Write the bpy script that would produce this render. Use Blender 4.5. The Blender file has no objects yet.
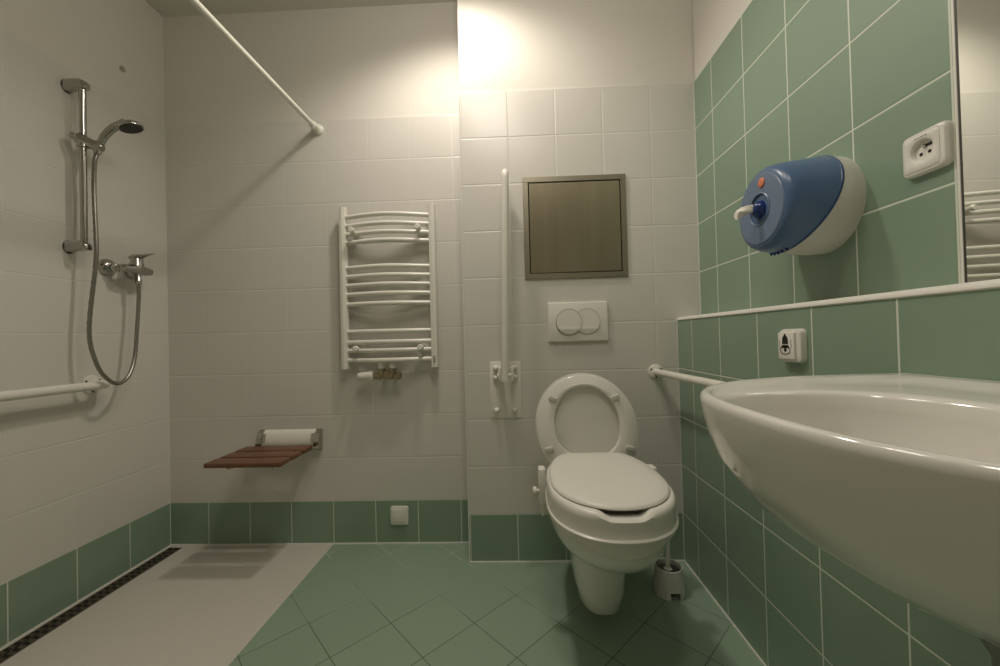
import bpy, bmesh, math, random
from mathutils import Vector, Matrix
PI = math.pi
scene = bpy.context.scene
C = scene.collection
random.seed(4)

# ------------------------------------------------------------------ room dimensions (metres)
D = 1.6453          # tiled back wall behind the toilet
DA = 1.8014         # recessed back wall of the shower
XR = 0.7893         # right wall above the ledge
XL = 0.6909         # right wall below the ledge
LX = -1.6445        # left wall
XS = -0.205         # step between the two back walls
ZC = 2.535          # ceiling
YF = -0.95          # wall behind the camera
CAM_H = 0.9458

# ------------------------------------------------------------------ materials
def nd(nt, t, **kw):
    n = nt.nodes.new(t)
    for k, v in kw.items():
        setattr(n, k, v)
    return n

def math_n(nt, op, a, b=None, c=None, clamp=False):
    n = nt.nodes.new('ShaderNodeMath'); n.operation = op; n.use_clamp = clamp
    for i, v in enumerate((a, b, c)):
        if v is None: continue
        if isinstance(v, (int, float)): n.inputs[i].default_value = v
        else: nt.links.new(v, n.inputs[i])
    return n.outputs[0]

def mat(name, col, rough=.5, metal=0, spec=.5, noise=None, bump=None, coat=0, trans=0, ior=1.45, alpha=None):
    m = bpy.data.materials.new(name); m.use_nodes = True
    nt = m.node_tree; b = nt.nodes['Principled BSDF']
    b.inputs['Base Color'].default_value = (*col, 1)
    b.inputs['Roughness'].default_value = rough
    b.inputs['Metallic'].default_value = metal
    b.inputs['Specular IOR Level'].default_value = spec
    b.inputs['Coat Weight'].default_value = coat
    b.inputs['Transmission Weight'].default_value = trans
    b.inputs['IOR'].default_value = ior
    tc = nd(nt, 'ShaderNodeTexCoord')
    if noise:
        sc, amt = noise
        n = nd(nt, 'ShaderNodeTexNoise'); n.inputs['Scale'].default_value = sc; n.inputs['Detail'].default_value = 5
        nt.links.new(tc.outputs['Object'], n.inputs['Vector'])
        mx = nd(nt, 'ShaderNodeMix', data_type='RGBA')
        mx.inputs['A'].default_value = (*[c * (1 - amt) for c in col], 1)
        mx.inputs['B'].default_value = (*[min(1, c * (1 + amt)) for c in col], 1)
        nt.links.new(n.outputs['Fac'], mx.inputs['Factor'])
        nt.links.new(mx.outputs['Result'], b.inputs['Base Color'])
    if bump:
        sc, st = bump
        n = nd(nt, 'ShaderNodeTexNoise'); n.inputs['Scale'].default_value = sc; n.inputs['Detail'].default_value = 4
        nt.links.new(tc.outputs['Object'], n.inputs['Vector'])
        bp = nd(nt, 'ShaderNodeBump'); bp.inputs['Strength'].default_value = st; bp.inputs['Distance'].default_value = .002
        nt.links.new(n.outputs['Fac'], bp.inputs['Height']); nt.links.new(bp.outputs['Normal'], b.inputs['Normal'])
    return m

def tile_mat(name, ua, va, uo, vo, pitch, col, grout, gw=.0013, var=.03, rough=.3, spec=.5, bump=.35, grough=.8, vw=1.0, worn=None):
    """square tiles; ua / va are the two in-plane directions, uo / vo where a joint lies"""
    m = bpy.data.materials.new(name); m.use_nodes = True
    nt = m.node_tree; b = nt.nodes['Principled BSDF']; L = nt.links.new
    tc = nd(nt, 'ShaderNodeTexCoord')
    fl, ds = [], []
    for ax, o in ((ua, uo), (va, vo)):
        dp = nd(nt, 'ShaderNodeVectorMath', operation='DOT_PRODUCT')
        L(tc.outputs['Object'], dp.inputs[0]); dp.inputs[1].default_value = ax
        u = math_n(nt, 'DIVIDE', math_n(nt, 'SUBTRACT', dp.outputs['Value'], o), pitch)
        f = math_n(nt, 'FRACT', u); fl.append(math_n(nt, 'FLOOR', u))
        ds.append(math_n(nt, 'MULTIPLY', math_n(nt, 'MINIMUM', f, math_n(nt, 'SUBTRACT', 1.0, f)), pitch))
    def band(a, b_):     # 0 in the joint, 1 on the tile; vw paints upright joints fainter, as if light caught only the level ones
        o = []
        for k in (0, 1):
            r_ = nd(nt, 'ShaderNodeMapRange', interpolation_type='SMOOTHSTEP')
            L(ds[k], r_.inputs['Value']); r_.inputs['From Min'].default_value = gw * a; r_.inputs['From Max'].default_value = gw * b_
            if k == 0: r_.inputs['To Min'].default_value = 1 - vw
            o.append(r_.outputs['Result'])
        return math_n(nt, 'MINIMUM', o[0], o[1])
    mask = band(.8, 1.25)
    cell = nd(nt, 'ShaderNodeCombineXYZ'); L(fl[0], cell.inputs[0]); L(fl[1], cell.inputs[1])
    wn = nd(nt, 'ShaderNodeTexWhiteNoise', noise_dimensions='2D'); L(cell.outputs[0], wn.inputs['Vector'])
    ns = nd(nt, 'ShaderNodeTexNoise'); ns.inputs['Scale'].default_value = 9; ns.inputs['Detail'].default_value = 3
    L(tc.outputs['Object'], ns.inputs['Vector'])
    fac = math_n(nt, 'ADD', math_n(nt, 'MULTIPLY', wn.outputs['Value'], .6), math_n(nt, 'MULTIPLY', ns.outputs['Fac'], .4))
    tmx = nd(nt, 'ShaderNodeMix', data_type='RGBA')
    tmx.inputs['A'].default_value = (*[c * (1 - var) for c in col], 1); tmx.inputs['B'].default_value = (*[c * (1 + var) for c in col], 1)
    L(fac, tmx.inputs['Factor'])
    gx = nd(nt, 'ShaderNodeMix', data_type='RGBA')
    gx.inputs['A'].default_value = (*grout, 1); L(tmx.outputs['Result'], gx.inputs['B']); L(mask, gx.inputs['Factor'])
    if worn:             # joint colour changes with wear: clean joints stay pale close to the back wall
        sp = nd(nt, 'ShaderNodeSeparateXYZ'); L(tc.outputs['Object'], sp.inputs[0])
        n2 = nd(nt, 'ShaderNodeTexNoise'); n2.inputs['Scale'].default_value = 6; n2.inputs['Detail'].default_value = 4; L(tc.outputs['Object'], n2.inputs['Vector'])
        wv = math_n(nt, 'ADD', sp.outputs['Y'], math_n(nt, 'MULTIPLY', math_n(nt, 'SUBTRACT', n2.outputs['Fac'], .5), .7))
        cr_ = nd(nt, 'ShaderNodeValToRGB'); L(math_n(nt, 'MULTIPLY', math_n(nt, 'SUBTRACT', wv, 1.0), 1.25), cr_.inputs[0])
        e = cr_.color_ramp.elements; e[0].position = .38; e[0].color = (*grout, 1); e[1].position = .92; e[1].color = (*worn, 1)
        m_ = cr_.color_ramp.elements.new(.58); m_.color = (*[c * .92 for c in col], 1)
        m_ = cr_.color_ramp.elements.new(.74); m_.color = (*col, 1)
        L(cr_.outputs[0], gx.inputs['A'])
    L(gx.outputs['Result'], b.inputs['Base Color'])
    rx = nd(nt, 'ShaderNodeMix', data_type='FLOAT'); rx.inputs['A'].default_value = grough; rx.inputs['B'].default_value = rough
    L(mask, rx.inputs['Factor']); L(rx.outputs['Result'], b.inputs['Roughness'])
    b.inputs['Specular IOR Level'].default_value = spec
    bp = nd(nt, 'ShaderNodeBump'); bp.inputs['Strength'].default_value = bump; bp.inputs['Distance'].default_value = .0015
    L(band(.5, 3.2), bp.inputs['Height']); L(bp.outputs['Normal'], b.inputs['Normal'])
    return m

WHITE = (.66, .64, .59); WGROUT = (.70, .685, .63)
GREEN = (.235, .328, .243); GGROUT = (.66, .69, .59)
M = {}
M['paint'] = mat('white_wall_paint', (.70, .675, .615), .85, spec=.2, bump=(60, .08), noise=(2.2, .02))
M['ceil'] = mat('ceiling_paint', (.68, .66, .60), .9, spec=.2, noise=(2, .02))
X, Y, Z = (1, 0, 0), (0, 1, 0), (0, 0, 1)
def white_tiles(n, ax, o, vw=.5): return tile_mat('white_tiles_' + n, ax, Z, o, 0, .2, WHITE, WGROUT, gw=.0014, var=.012, rough=.28, bump=.5, vw=vw)
def green_tiles(n, ax, o): return tile_mat('green_tiles_' + n, ax, Z, o, 0, .2, GREEN, GGROUT, gw=.0018, var=.05, rough=.33, bump=.25)
M['wB'] = white_tiles('back', X, .0027, .9); M['gB'] = green_tiles('back', X, .0027)
M['wA'] = white_tiles('shower', X, -1.4579); M['gA'] = green_tiles('shower', X, -1.4579)
M['wL'] = white_tiles('left', Y, 1.4068); M['gL'] = green_tiles('left', Y, 1.4068)
M['gRl'] = green_tiles('ledge', Y, 1.518); M['gRu'] = green_tiles('right', Y, 1.5073)
q = math.sqrt(.5)
M['floor'] = tile_mat('green_floor_tiles', (q, q, 0), (-q, q, 0), .586 * q, 1.447 * q, .28 * q, (.27, .37, .275), (.10, .125, .085), gw=.0012, var=.04, rough=.42, bump=.2, worn=(.55, .60, .48))
M['floorw'] = tile_mat('white_shower_floor_tiles', X, Y, -.86, 1.8014 - .155, .2, (.62, .588, .53), (.65, .62, .565), gw=.0012, var=.015, rough=.45, bump=.15)
M['silicone'] = mat('pale_silicone', (.74, .74, .67), .5, noise=(30, .05))
M['trim'] = mat('white_plastic_trim', (.76, .75, .69), .35, noise=(20, .02))
M['ceramic'] = mat('white_glazed_ceramic', (.76, .745, .69), .12, spec=.55, coat=.3, noise=(3, .01))
M['plastic'] = mat('white_plastic', (.75, .735, .67), .28, noise=(6, .015))
M['plasticdull'] = mat('grey_white_plastic', (.60, .60, .54), .45, noise=(6, .02))
M['enamel'] = mat('white_enamelled_steel', (.77, .755, .68), .25, noise=(6, .015))
M['chrome'] = mat('chrome', (.47, .46, .43), .13, metal=1, noise=(12, .05))
M['hose'] = mat('ribbed_chrome_hose', (.31, .30, .27), .32, metal=1, noise=(150, .3))
M['steel'] = mat('brushed_steel', (.36, .33, .26), .38, metal=1, noise=(5, .1))
M['steeldark'] = mat('dark_steel_grate', (.15, .13, .10), .5, metal=.6, noise=(30, .2))
M['trapgrey'] = mat('grey_trap_plastic', (.22, .22, .20), .4, noise=(8, .05))
M['black'] = mat('black_recess', (.012, .012, .01), .7, noise=(20, .1))
M['dark'] = mat('dark_grey_plastic', (.05, .05, .045), .5, noise=(20, .1))
M['groove'] = mat('groove_shade_grey', (.2, .19, .15), .6, noise=(20, .1))
M['nickel'] = mat('nickel_brass', (.42, .36, .24), .3, metal=1, noise=(20, .15))
M['symbol'] = mat('printed_black_symbol', (.015, .015, .012), .6, noise=(20, .1))
M['symbolgrey'] = mat('printed_grey_symbol', (.36, .35, .29), .6, noise=(20, .1))
M['orange'] = mat('orange_plastic', (.72, .24, .12), .4, noise=(20, .1))
M['blue'] = mat('smoky_blue_translucent_plastic', (.075, .14, .26), .3, spec=.5, coat=0, noise=(5, .12))
M['blueface'] = mat('pale_blue_face_plastic', (.17, .23, .34), .3, spec=.6, noise=(8, .12))
M['blueedge'] = mat('blue_edge_plastic', (.03, .07, .19), .3, noise=(8, .1))
M['bluedark'] = mat('deep_blue_plastic', (.012, .035, .16), .12, noise=(8, .1))
M['paper'] = mat('white_tissue_paper', (.8, .78, .7), .95, noise=(40, .05), bump=(90, .5))
M['mirror'] = mat('mirror_silver', (.80, .82, .78), .015, metal=1, noise=(1, .005))
M['bristle'] = mat('white_bristle', (.5, .5, .44), .9, noise=(90, .3))

def steel_mat():
    m = bpy.data.materials.new('brushed_steel_door'); m.use_nodes = True
    nt = m.node_tree; b = nt.nodes['Principled BSDF']; L = nt.links.new
    tc = nd(nt, 'ShaderNodeTexCoord'); mp = nd(nt, 'ShaderNodeMapping'); mp.inputs['Scale'].default_value = (9, 1, .7)
    L(tc.outputs['Object'], mp.inputs['Vector'])
    n = nd(nt, 'ShaderNodeTexNoise'); n.inputs['Scale'].default_value = 2.2; n.inputs['Detail'].default_value = 3; L(mp.outputs[0], n.inputs['Vector'])
    mx = nd(nt, 'ShaderNodeMix', data_type='RGBA'); mx.inputs['A'].default_value = (.32, .285, .20, 1); mx.inputs['B'].default_value = (.44, .395, .29, 1)
    L(n.outputs['Fac'], mx.inputs['Factor']); L(mx.outputs['Result'], b.inputs['Base Color'])
    b.inputs['Metallic'].default_value = 1; b.inputs['Roughness'].default_value = .34
    b.inputs['Anisotropic'].default_value = .4
    return m
M['steeldoor'] = steel_mat()

def wood_mat():
    m = bpy.data.materials.new('red_brown_teak'); m.use_nodes = True
    nt = m.node_tree; b = nt.nodes['Principled BSDF']; L = nt.links.new
    tc = nd(nt, 'ShaderNodeTexCoord'); mp = nd(nt, 'ShaderNodeMapping'); mp.inputs['Scale'].default_value = (3, 40, 40)
    L(tc.outputs['Object'], mp.inputs['Vector'])
    n = nd(nt, 'ShaderNodeTexNoise'); n.inputs['Scale'].default_value = 3; n.inputs['Detail'].default_value = 6; L(mp.outputs[0], n.inputs['Vector'])
    mx = nd(nt, 'ShaderNodeMix', data_type='RGBA'); mx.inputs['A'].default_value = (.10, .042, .019, 1); mx.inputs['B'].default_value = (.21, .088, .042, 1)
    L(n.outputs['Fac'], mx.inputs['Factor']); L(mx.outputs['Result'], b.inputs['Base Color'])
    b.inputs['Roughness'].default_value = .42
    return m
M['wood'] = wood_mat()

# ------------------------------------------------------------------ mesh helpers (all in world coordinates)
def box(bm, x0, x1, y0, y1, z0, z1, mi=0, bev=0, seg=2):
    r = bmesh.ops.create_cube(bm, size=1)
    vs = r['verts']
    bmesh.ops.transform(bm, matrix=Matrix.Translation(((x0 + x1) / 2, (y0 + y1) / 2, (z0 + z1) / 2)) @ Matrix.Diagonal((abs(x1 - x0), abs(y1 - y0), abs(z1 - z0), 1)), verts=vs)
    fs = {f for v in vs for f in v.link_faces}
    for f in fs: f.material_index = mi
    if bev:
        es = list({e for v in vs for e in v.link_edges})
        r = bmesh.ops.bevel(bm, geom=es, offset=bev, segments=seg, profile=.5, affect='EDGES', clamp_overlap=True)
        for f in r['faces']: f.material_index = mi
    return bm

def loft(bm, loops, cap0=True, cap1=True, closed=True, mi=0):
    rows = [[bm.verts.new(p) for p in l] for l in loops]
    n = len(rows[0])
    for a, b in zip(rows, rows[1:]):
        for i in range(n if closed else n - 1):
            j = (i + 1) % n
            try:
                f = bm.faces.new((a[i], a[j], b[j], b[i])); f.material_index = mi
            except ValueError: pass
    for flag, r in ((cap0, rows[0]), (cap1, rows[-1])):
        if flag:
            f = bm.faces.new(r); f.material_index = mi
    return rows

def frame_of(d):
    d = d.normalized(); a = Vector((0, 0, 1)) if abs(d.z) < .9 else Vector((1, 0, 0))
    u = d.cross(a).normalized(); return u, d.cross(u).normalized()

def smooth_path(pts, n=8):
    """Catmull-Rom through the points"""
    P = [Vector(p) for p in pts]; P = [P[0] * 2 - P[1]] + P + [P[-1] * 2 - P[-2]]
    out = []
    for i in range(1, len(P) - 2):
        p0, p1, p2, p3 = P[i - 1:i + 3]
        for k in range(n):
            t = k / n
            out.append(.5 * ((2 * p1) + (p2 - p0) * t + (2 * p0 - 5 * p1 + 4 * p2 - p3) * t * t + (3 * p1 - p0 - 3 * p2 + p3) * t ** 3))
    return out + [P[-2]]

def bend_path(pts, rad, n=7):
    """polyline with rounded corners"""
    P = [Vector(p) for p in pts]; out = [P[0]]
    for a, b, c in zip(P, P[1:], P[2:]):
        r = min(rad, (a - b).length * .49, (c - b).length * .49)
        s = b + (a - b).normalized() * r; e = b + (c - b).normalized() * r
        for k in range(n + 1):
            t = k / n; out.append((1 - t) ** 2 * s + 2 * t * (1 - t) * b + t * t * e)
    return out + [P[-1]]

def tube(bm, path, r, seg=14, cap=True, mi=0, ribs=None):
    P = [Vector(p) for p in path]
    loops = []; u = None
    for i, p in enumerate(P):
        d = (P[min(i + 1, len(P) - 1)] - P[max(i - 1, 0)]).normalized()
        if u is None: u, v = frame_of(d)
        else:
            u = (u - d * u.dot(d)).normalized(); v = d.cross(u).normalized()
        rr = r[i] if isinstance(r, (list, tuple)) else r
        if ribs and i % 2: rr *= ribs
        loops.append([p + (u * math.cos(2 * PI * k / seg) + v * math.sin(2 * PI * k / seg)) * rr for k in range(seg)])
    loft(bm, loops, cap, cap, True, mi); return bm

def lathe(bm, o, axis, prof, seg=28, sx=1, sy=1, mi=0, cap0=True, cap1=True):
    """prof: (distance along axis, radius)"""
    o = Vector(o); d = Vector(axis).normalized(); u, v = frame_of(d)
    loops = [[o + d * h + (u * math.cos(2 * PI * k / seg) * sx + v * math.sin(2 * PI * k / seg) * sy) * max(r, 1e-5) for k in range(seg)] for h, r in prof]
    loft(bm, loops, cap0, cap1, True, mi); return bm

def rrect(w, h, r, n=5):
    pts = []
    for cx, cy, a in ((w / 2 - r, h / 2 - r, 0), (-w / 2 + r, h / 2 - r, 90), (-w / 2 + r, -h / 2 + r, 180), (w / 2 - r, -h / 2 + r, 270)):
        for k in range(n + 1):
            t = math.radians(a + 90 * k / n); pts.append((cx + r * math.cos(t), cy + r * math.sin(t)))
    return pts

def slab(bm, o, U, V, N, w, h, r, depth, bev=.003, mi=0):
    """rounded rectangular plate standing off a wall: o = centre on the wall, N = outward"""
    o, U, V, N = Vector(o), Vector(U), Vector(V), Vector(N)
    def lp(ins, dd): return [o + U * x + V * y + N * dd for x, y in rrect(w - 2 * ins, h - 2 * ins, max(r - ins, .0008))]
    loft(bm, [lp(0, 0), lp(0, depth - bev), lp(bev * .3, depth - bev * .3), lp(bev, depth)], True, True, True, mi)

def prism(bm, o, U, V, N, poly, d0, d1, mi=0):
    o, U, V, N = Vector(o), Vector(U), Vector(V), Vector(N)
    loft(bm, [[o + U * x + V * y + N * d for x, y in poly] for d in (d0, d1)], True, True, True, mi)

ORG = {}
def make(name, bm, m, parent=None, smooth=True, angle=40):
    o0 = ORG.get(parent.name, Vector((0, 0, 0))) if parent else Vector((0, 0, 0))
    if o0.length: bmesh.ops.translate(bm, verts=bm.verts, vec=-o0)
    bmesh.ops.recalc_face_normals(bm, faces=bm.faces)
    me = bpy.data.meshes.new(name); bm.to_mesh(me); bm.free()
    for mm in (m if isinstance(m, (list, tuple)) else [m]): me.materials.append(mm)
    if smooth:
        for p in me.polygons: p.use_smooth = True
        me.set_sharp_from_angle(angle=math.radians(angle))
    o = bpy.data.objects.new(name, me); C.objects.link(o)
    if parent: o.parent = parent
    ORG[o.name] = o0
    return o
def thing(name, label, cat, loc=(0, 0, 0), group=None):
    o = bpy.data.objects.new(name, None); C.objects.link(o); o.location = loc; o.empty_display_size = .05
    o['label'] = label; o['category'] = cat
    if group: o['group'] = group
    ORG[o.name] = Vector(loc); return o
def tag(o, label, cat):
    o['label'] = label; o['category'] = cat; return o
def struct(name, bm, m, label=None, smooth=False):
    o = make(name, bm, m, None, smooth); o['kind'] = 'structure'
    if label: o['label'] = label
    return o
B = bmesh.new

# ------------------------------------------------------------------ the room
T = .12
bm = B(); box(bm, LX - T, XR + T, YF - T, DA + T, -.12, -.0005, 0)
# shower area and dry area as two flat surfaces
def quad(bm, pts, mi):
    f = bm.faces.new([bm.verts.new(p) for p in pts]); f.material_index = mi
quad(bm, [(LX, YF, 0), (-.86, YF, 0), (-.86, DA, 0), (LX, DA, 0)], 1)
quad(bm, [(-.86, YF, 0), (XR, YF, 0), (XR, DA, 0), (-.86, DA, 0)], 0)
struct('floor', bm, [M['floor'], M['floorw']], 'green diagonal floor tiles with a white tiled shower area')
bm = B(); box(bm, LX - T, XR + T, YF - T, DA + T, ZC, ZC + .1); struct('ceiling', bm, M['ceil'], 'plain pale ceiling')
E6 = .004
bm = B()
box(bm, XS + .004, XR + T, D + E6, DA + T, 0, ZC, 0); box(bm, XS, XR, D, D + E6, .2, 2.0, 1); box(bm, XS, XR, D, D + E6, 0, .2, 2)
box(bm, XS, XS + .004, D, DA, .2, 2.0, 1); box(bm, XS, XS + .004, D, DA, 0, .2, 2)
struct('wall_back', bm, [M['paint'], M['wB'], M['gB']], 'projecting back wall of white tiles behind the toilet')
bm = B()
box(bm, LX - T, XS + .004, DA + E6, DA + T, 0, ZC, 0); box(bm, LX, XS, DA, DA + E6, .2, 2.0, 1); box(bm, LX, XS, DA, DA + E6, 0, .2, 2)
struct('wall_shower', bm, [M['paint'], M['wA'], M['gA']], 'recessed white tiled wall behind the radiator and shower seat')
bm = B()
box(bm, LX - T, LX - E6, YF - T, DA + T, 0, ZC, 0); box(bm, LX - E6, LX, YF, DA, .2, 2.0, 1); box(bm, LX - E6, LX, YF, DA, 0, .2, 2)
struct('wall_left', bm, [M['paint'], M['wL'], M['gL']], 'white tiled shower wall with green base row')
bm = B()
box(bm, XR + E6, XR + T, YF - T, D, 0, ZC, 0); box(bm, XR, XR + E6, YF, D, 1.0, 2.0, 1)
box(bm, XL, XR + T, YF, D, 0, 1.0, 2)
struct('wall_right', bm, [M['paint'], M['gRu'], M['gRl']], 'green tiled right wall with a low ledge')
bm = B(); box(bm, LX - T, XR + T, YF - T, YF, 0, ZC, 0); struct('wall_front', bm, [M['paint']], 'plain wall behind the viewer')
# white corner profile along the ledge, silicone joints, edge of the step
bm = B()
n = 6; loops = []
for yy in (YF, D):
    l = []
    for k in range(n + 1):
        t = PI / 2 * k / n; l.append((XL + .0085 - .012 * math.cos(t), yy, 1.0005 + .012 * math.sin(t)))
    l += [(XR, yy, 1.0125), (XR, yy, 1.0002), (XL - .0035, yy, 1.0002)]
    loops.append(l)
loft(bm, loops); struct('trim_1', bm, M['trim'], 'white rounded trim along the ledge edge', True)
bm = B(); box(bm, XS - .0015, XS + .0035, D - .0015, D + .004, 0, 2.0, 0, .001); struct('trim_2', bm, M['trim'], 'white corner trim on the wall step')
bm = B()
for a in ((XS, XL, D - .005, D, 0, .005), (LX, XS, DA - .005, DA, 0, .005), (LX, LX + .005, YF, DA, 0, .004), (XL - .005, XL, YF, D, 0, .005),
          (LX, LX + .002, DA - .002, DA, 0, 2.0), (XL - .002, XL, D - .002, D, 0, 1.0), (XR - .002, XR, D - .002, D, 1.012, 2.0)):
    box(bm, *a)
struct('trim_3', bm, M['silicone'], 'pale joints where the tiled walls and floor meet')

# ------------------------------------------------------------------ shower drain
r = thing('shower_drain', 'long dark linear drain grate in the white shower floor', 'drain', (-1.597, 1.2, 0))
y0, y1, xa, xb = .55, 1.775, -1.627, -1.567
bm = B()
box(bm, xa, xa + .005, y0, y1, 0, .003); box(bm, xb - .005, xb, y0, y1, 0, .003); box(bm, xa, xb, y1 - .005, y1, 0, .003); box(bm, xa, xb, y0, y0 + .005, 0, .003)
make('frame', bm, M['steeldark'], r, False)
bm = B(); box(bm, xa + .005, xb - .005, y0 + .005, y1 - .005, .0002, .0008); make('channel', bm, M['black'], r, False)
bm = B(); yy = y0 + .012
box(bm, (xa + xb) / 2 - .004, (xa + xb) / 2 + .004, y0 + .005, y1 - .005, .001, .0028)
while yy < y1 - .015:
    box(bm, xa + .005, xb - .005, yy, yy + .013, .001, .0028); yy += .025
make('grate', bm, M['steeldark'], r, False)

# ------------------------------------------------------------------ toilet
XT = .268
def egg(w, yf, yb, z, n=48, sq=2.0, fr=.5, sqf=2.0):
    """closed outline in plan; yf front (small y), yb back"""
    yc = yf + (yb - yf) * fr; out = []
    for k in range(n):
        t = 2 * PI * k / n; c, s = math.cos(t), math.sin(t)
        e = 2 / (sq if s > 0 else sqf)
        x = XT + w / 2 * math.copysign(abs(c) ** e, c)
        y = yc + ((yb - yc) if s > 0 else (yc - yf)) * math.copysign(abs(s) ** e, s)
        out.append(Vector((x, y, z(x, y) if callable(z) else z)))
    return out
r = thing('wall_hung_toilet', 'white wall hung toilet with seat ring and lid raised against the wall', 'toilet', (XT, D, 0))
bm = B()
sec = [(.307, .12, 1.16, 1.5), (.308, .18, 1.115, 1.58), (.314, .235, 1.068, D), (.325, .275, 1.028, D), (.346, .308, .99, D), (.375, .330, .962, D), (.405, .342, .948, D), (.42, .342, .948, D), (.428, .332, .954, D - .004)]
loops = [egg(w, yf, yb, z, sq=3.2 if z > .2 else 2.6, fr=.42 if z > .25 else .35, sqf=2.1 if z > .2 else 2.5) for z, w, yf, yb in sec]
loops += [egg(.25, .99, 1.36, .428, sq=2.2), egg(.24, 1.0, 1.35, .40, sq=2.2), egg(.16, 1.08, 1.32, .345), egg(.08, 1.15, 1.28, .335)]
loft(bm, loops)
make('bowl', bm, M['ceramic'], r)
bm = B()
loft(bm, [egg(w, yf, yb, z, sq=2.8, fr=.32, sqf=2.4) for z, w, yf, yb in [(.056, .07, 1.285, 1.55), (.06, .108, 1.248, 1.58), (.078, .137, 1.222, 1.6), (.13, .155, 1.203, 1.62), (.20, .166, 1.192, D), (.26, .172, 1.186, D), (.34, .178, 1.182, D)]])
make('trap_cover', bm, M['ceramic'], r)
# upright seat ring and lid
def yring(z): return 1.425 + .12 * (z - .44)
def zr(w, zb, zt, n=56, fr=.46, sqb=2.5):
    zc = zb + (zt - zb) * fr; out = []
    for k in range(n):
        t = 2 * PI * k / n; c, s = math.cos(t), math.sin(t); e = 2 / (2.05 if s > 0 else sqb)
        zz = zc + ((zt - zc) if s > 0 else (zc - zb)) * math.copysign(abs(s) ** e, s)
        out.append((XT + .004 - .05 * (zz - .5) + w / 2 * math.copysign(abs(c) ** e, c), zz))
    return out
def ring_pts(w, zb, zt, dy): return [Vector((x, yring(z) + dy, z)) for x, z in zr(w, zb, zt)]
bm = B()
W, Z0, Z1 = .372, .436, .80; w, z0, z1 = .236, .505, .757
lp = [ring_pts(W, Z0, Z1, 0), ring_pts(W - .003, Z0 + .0015, Z1 - .0015, -.006), ring_pts(W - .014, Z0 + .007, Z1 - .007, -.009), ring_pts(W - .07, Z0 + .032, Z1 - .03, -.015), ring_pts(w + .02, z0 - .01, z1 + .01, -.017), ring_pts(w + .004, z0 - .002, z1 + .002, -.013), ring_pts(w, z0, z1, 0), ring_pts(w + .01, z0 - .005, z1 + .005, .006), ring_pts(W - .01, Z0 + .005, Z1 - .005, .006)]
lp.append([v.copy() for v in lp[0]]); loft(bm, lp, False, False); bmesh.ops.remove_doubles(bm, verts=bm.verts, dist=1e-5)
ring = make('seat_ring', bm, M['ceramic'], r)
for sx, zz, a in ((-1, .715, 24), (1, .715, -24), (-1, .535, -14), (1, .535, 14)):
    bm = B(); box(bm, -.016, .016, -.007, .007, -.0085, .0085, 0, .003)
    x = XT + .004 - .07 * (zz - .5) + sx * (.113 if zz > .6 else .145)
    bmesh.ops.transform(bm, matrix=Matrix.Translation((x, yring(zz) - .0165, zz)) @ Matrix.Rotation(math.radians(a), 4, 'Y'), verts=bm.verts)
    make('bumper', bm, M['plasticdull'], ring)
bm = B()
lp = [ring_pts(W - .02, Z0 + .008, Z1 - .008, .012), ring_pts(W + .004, Z0 - .002, Z1 + .003, .013), ring_pts(W + .006, Z0 - .003, Z1 + .004, .018), ring_pts(W - .004, Z0 + .002, Z1 - .002, .027), ring_pts(W - .06, Z0 + .03, Z1 - .03, .031)]
loft(bm, lp); make('toilet_lid', bm, M['ceramic'], r)
for sx in (-1, 1):
    bm = B(); lathe(bm, (XT + sx * .07 - .02, 1.432, .442), (1, 0, 0), [(0, .008), (.002, .011), (.038, .011), (.04, .008)], 16); make('hinge', bm, M['plastic'], r)

# ------------------------------------------------------------------ raised toilet seat clamped on the bowl
r = thing('raised_toilet_seat', 'bulky white raised toilet seat with closed lid clamped on the toilet bowl', 'toilet seat', (XT, 1.14, .43))
XT = .264
def slope(y): return .03 * (y - .93)
def front(x, y, w=.085):
    d = abs(x - XT); return max(0, 1 - (d / w) ** 2) ** 1.5 if y < 1.05 else 0
bm = B()
YB = 1.385
def L(w, yf, yb, z, notch=0, tab=0): return egg(w, yf, yb, lambda x, y: z + slope(y) - notch * (1 if abs(x - XT) < .040 and y < 1.05 else max(0, 1 - (abs(x - XT) - .040) / .022) if y < 1.05 else 0) - tab * front(x, y, .11), n=96, sq=2.9, fr=.44, sqf=2.2)
lp = [L(.326, .955, YB - .01, .442, tab=.02), L(.340, .945, YB, .429, tab=.026), L(.3435, .941, YB + .002, .432, tab=.025), L(.344, .940, YB + .002, .444, tab=.004), L(.345, .938, YB + .004, .447), L(.353, .930, YB + .006, .4495), L(.353, .930, YB + .006, .453), L(.347, .937, YB + .003, .456), L(.3455, .939, YB, .463), L(.345, .939, YB, .478, .001), L(.345, .939, YB - .002, .494, .004), L(.343, .939, YB - .006, .504, .008), L(.339, .945, YB - .010, .5105, .011), L(.333, .952, YB - .016, .5135, .013), L(.322, .962, YB - .02, .514, .0135), L(.316, .967, YB - .03, .512, .012), L(.25, 1.0, YB - .06, .509, .010), L(.235, 1.01, YB - .07, .49), L(.23, 1.02, YB - .07, .435)]
loft(bm, lp, False, False)
make('body', bm, M['plastic'], r)
bm = B()
def L2(w, yf, yb, z):
    out = egg(w, yf, yb, lambda x, y: z + slope(y), n=72, sq=2.4, fr=.40, sqf=2.05)
    for v in out:      # straight, narrower rear edge
        v.y = min(v.y, yb - .035)
    return out
lp = [L2(.312, .974, 1.395, .5125), L2(.324, .963, 1.402, .5135), L2(.328, .9595, 1.405, .517), L2(.325, .962, 1.404, .5215), L2(.316, .969, 1.399, .5245), L2(.26, 1.0, 1.375, .5265), L2(.15, 1.08, 1.27, .527)]
loft(bm, lp); make('lid', bm, M['plastic'], r)
bm = B()  # dark plate painting the shade under the lid's front finger recess
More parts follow.
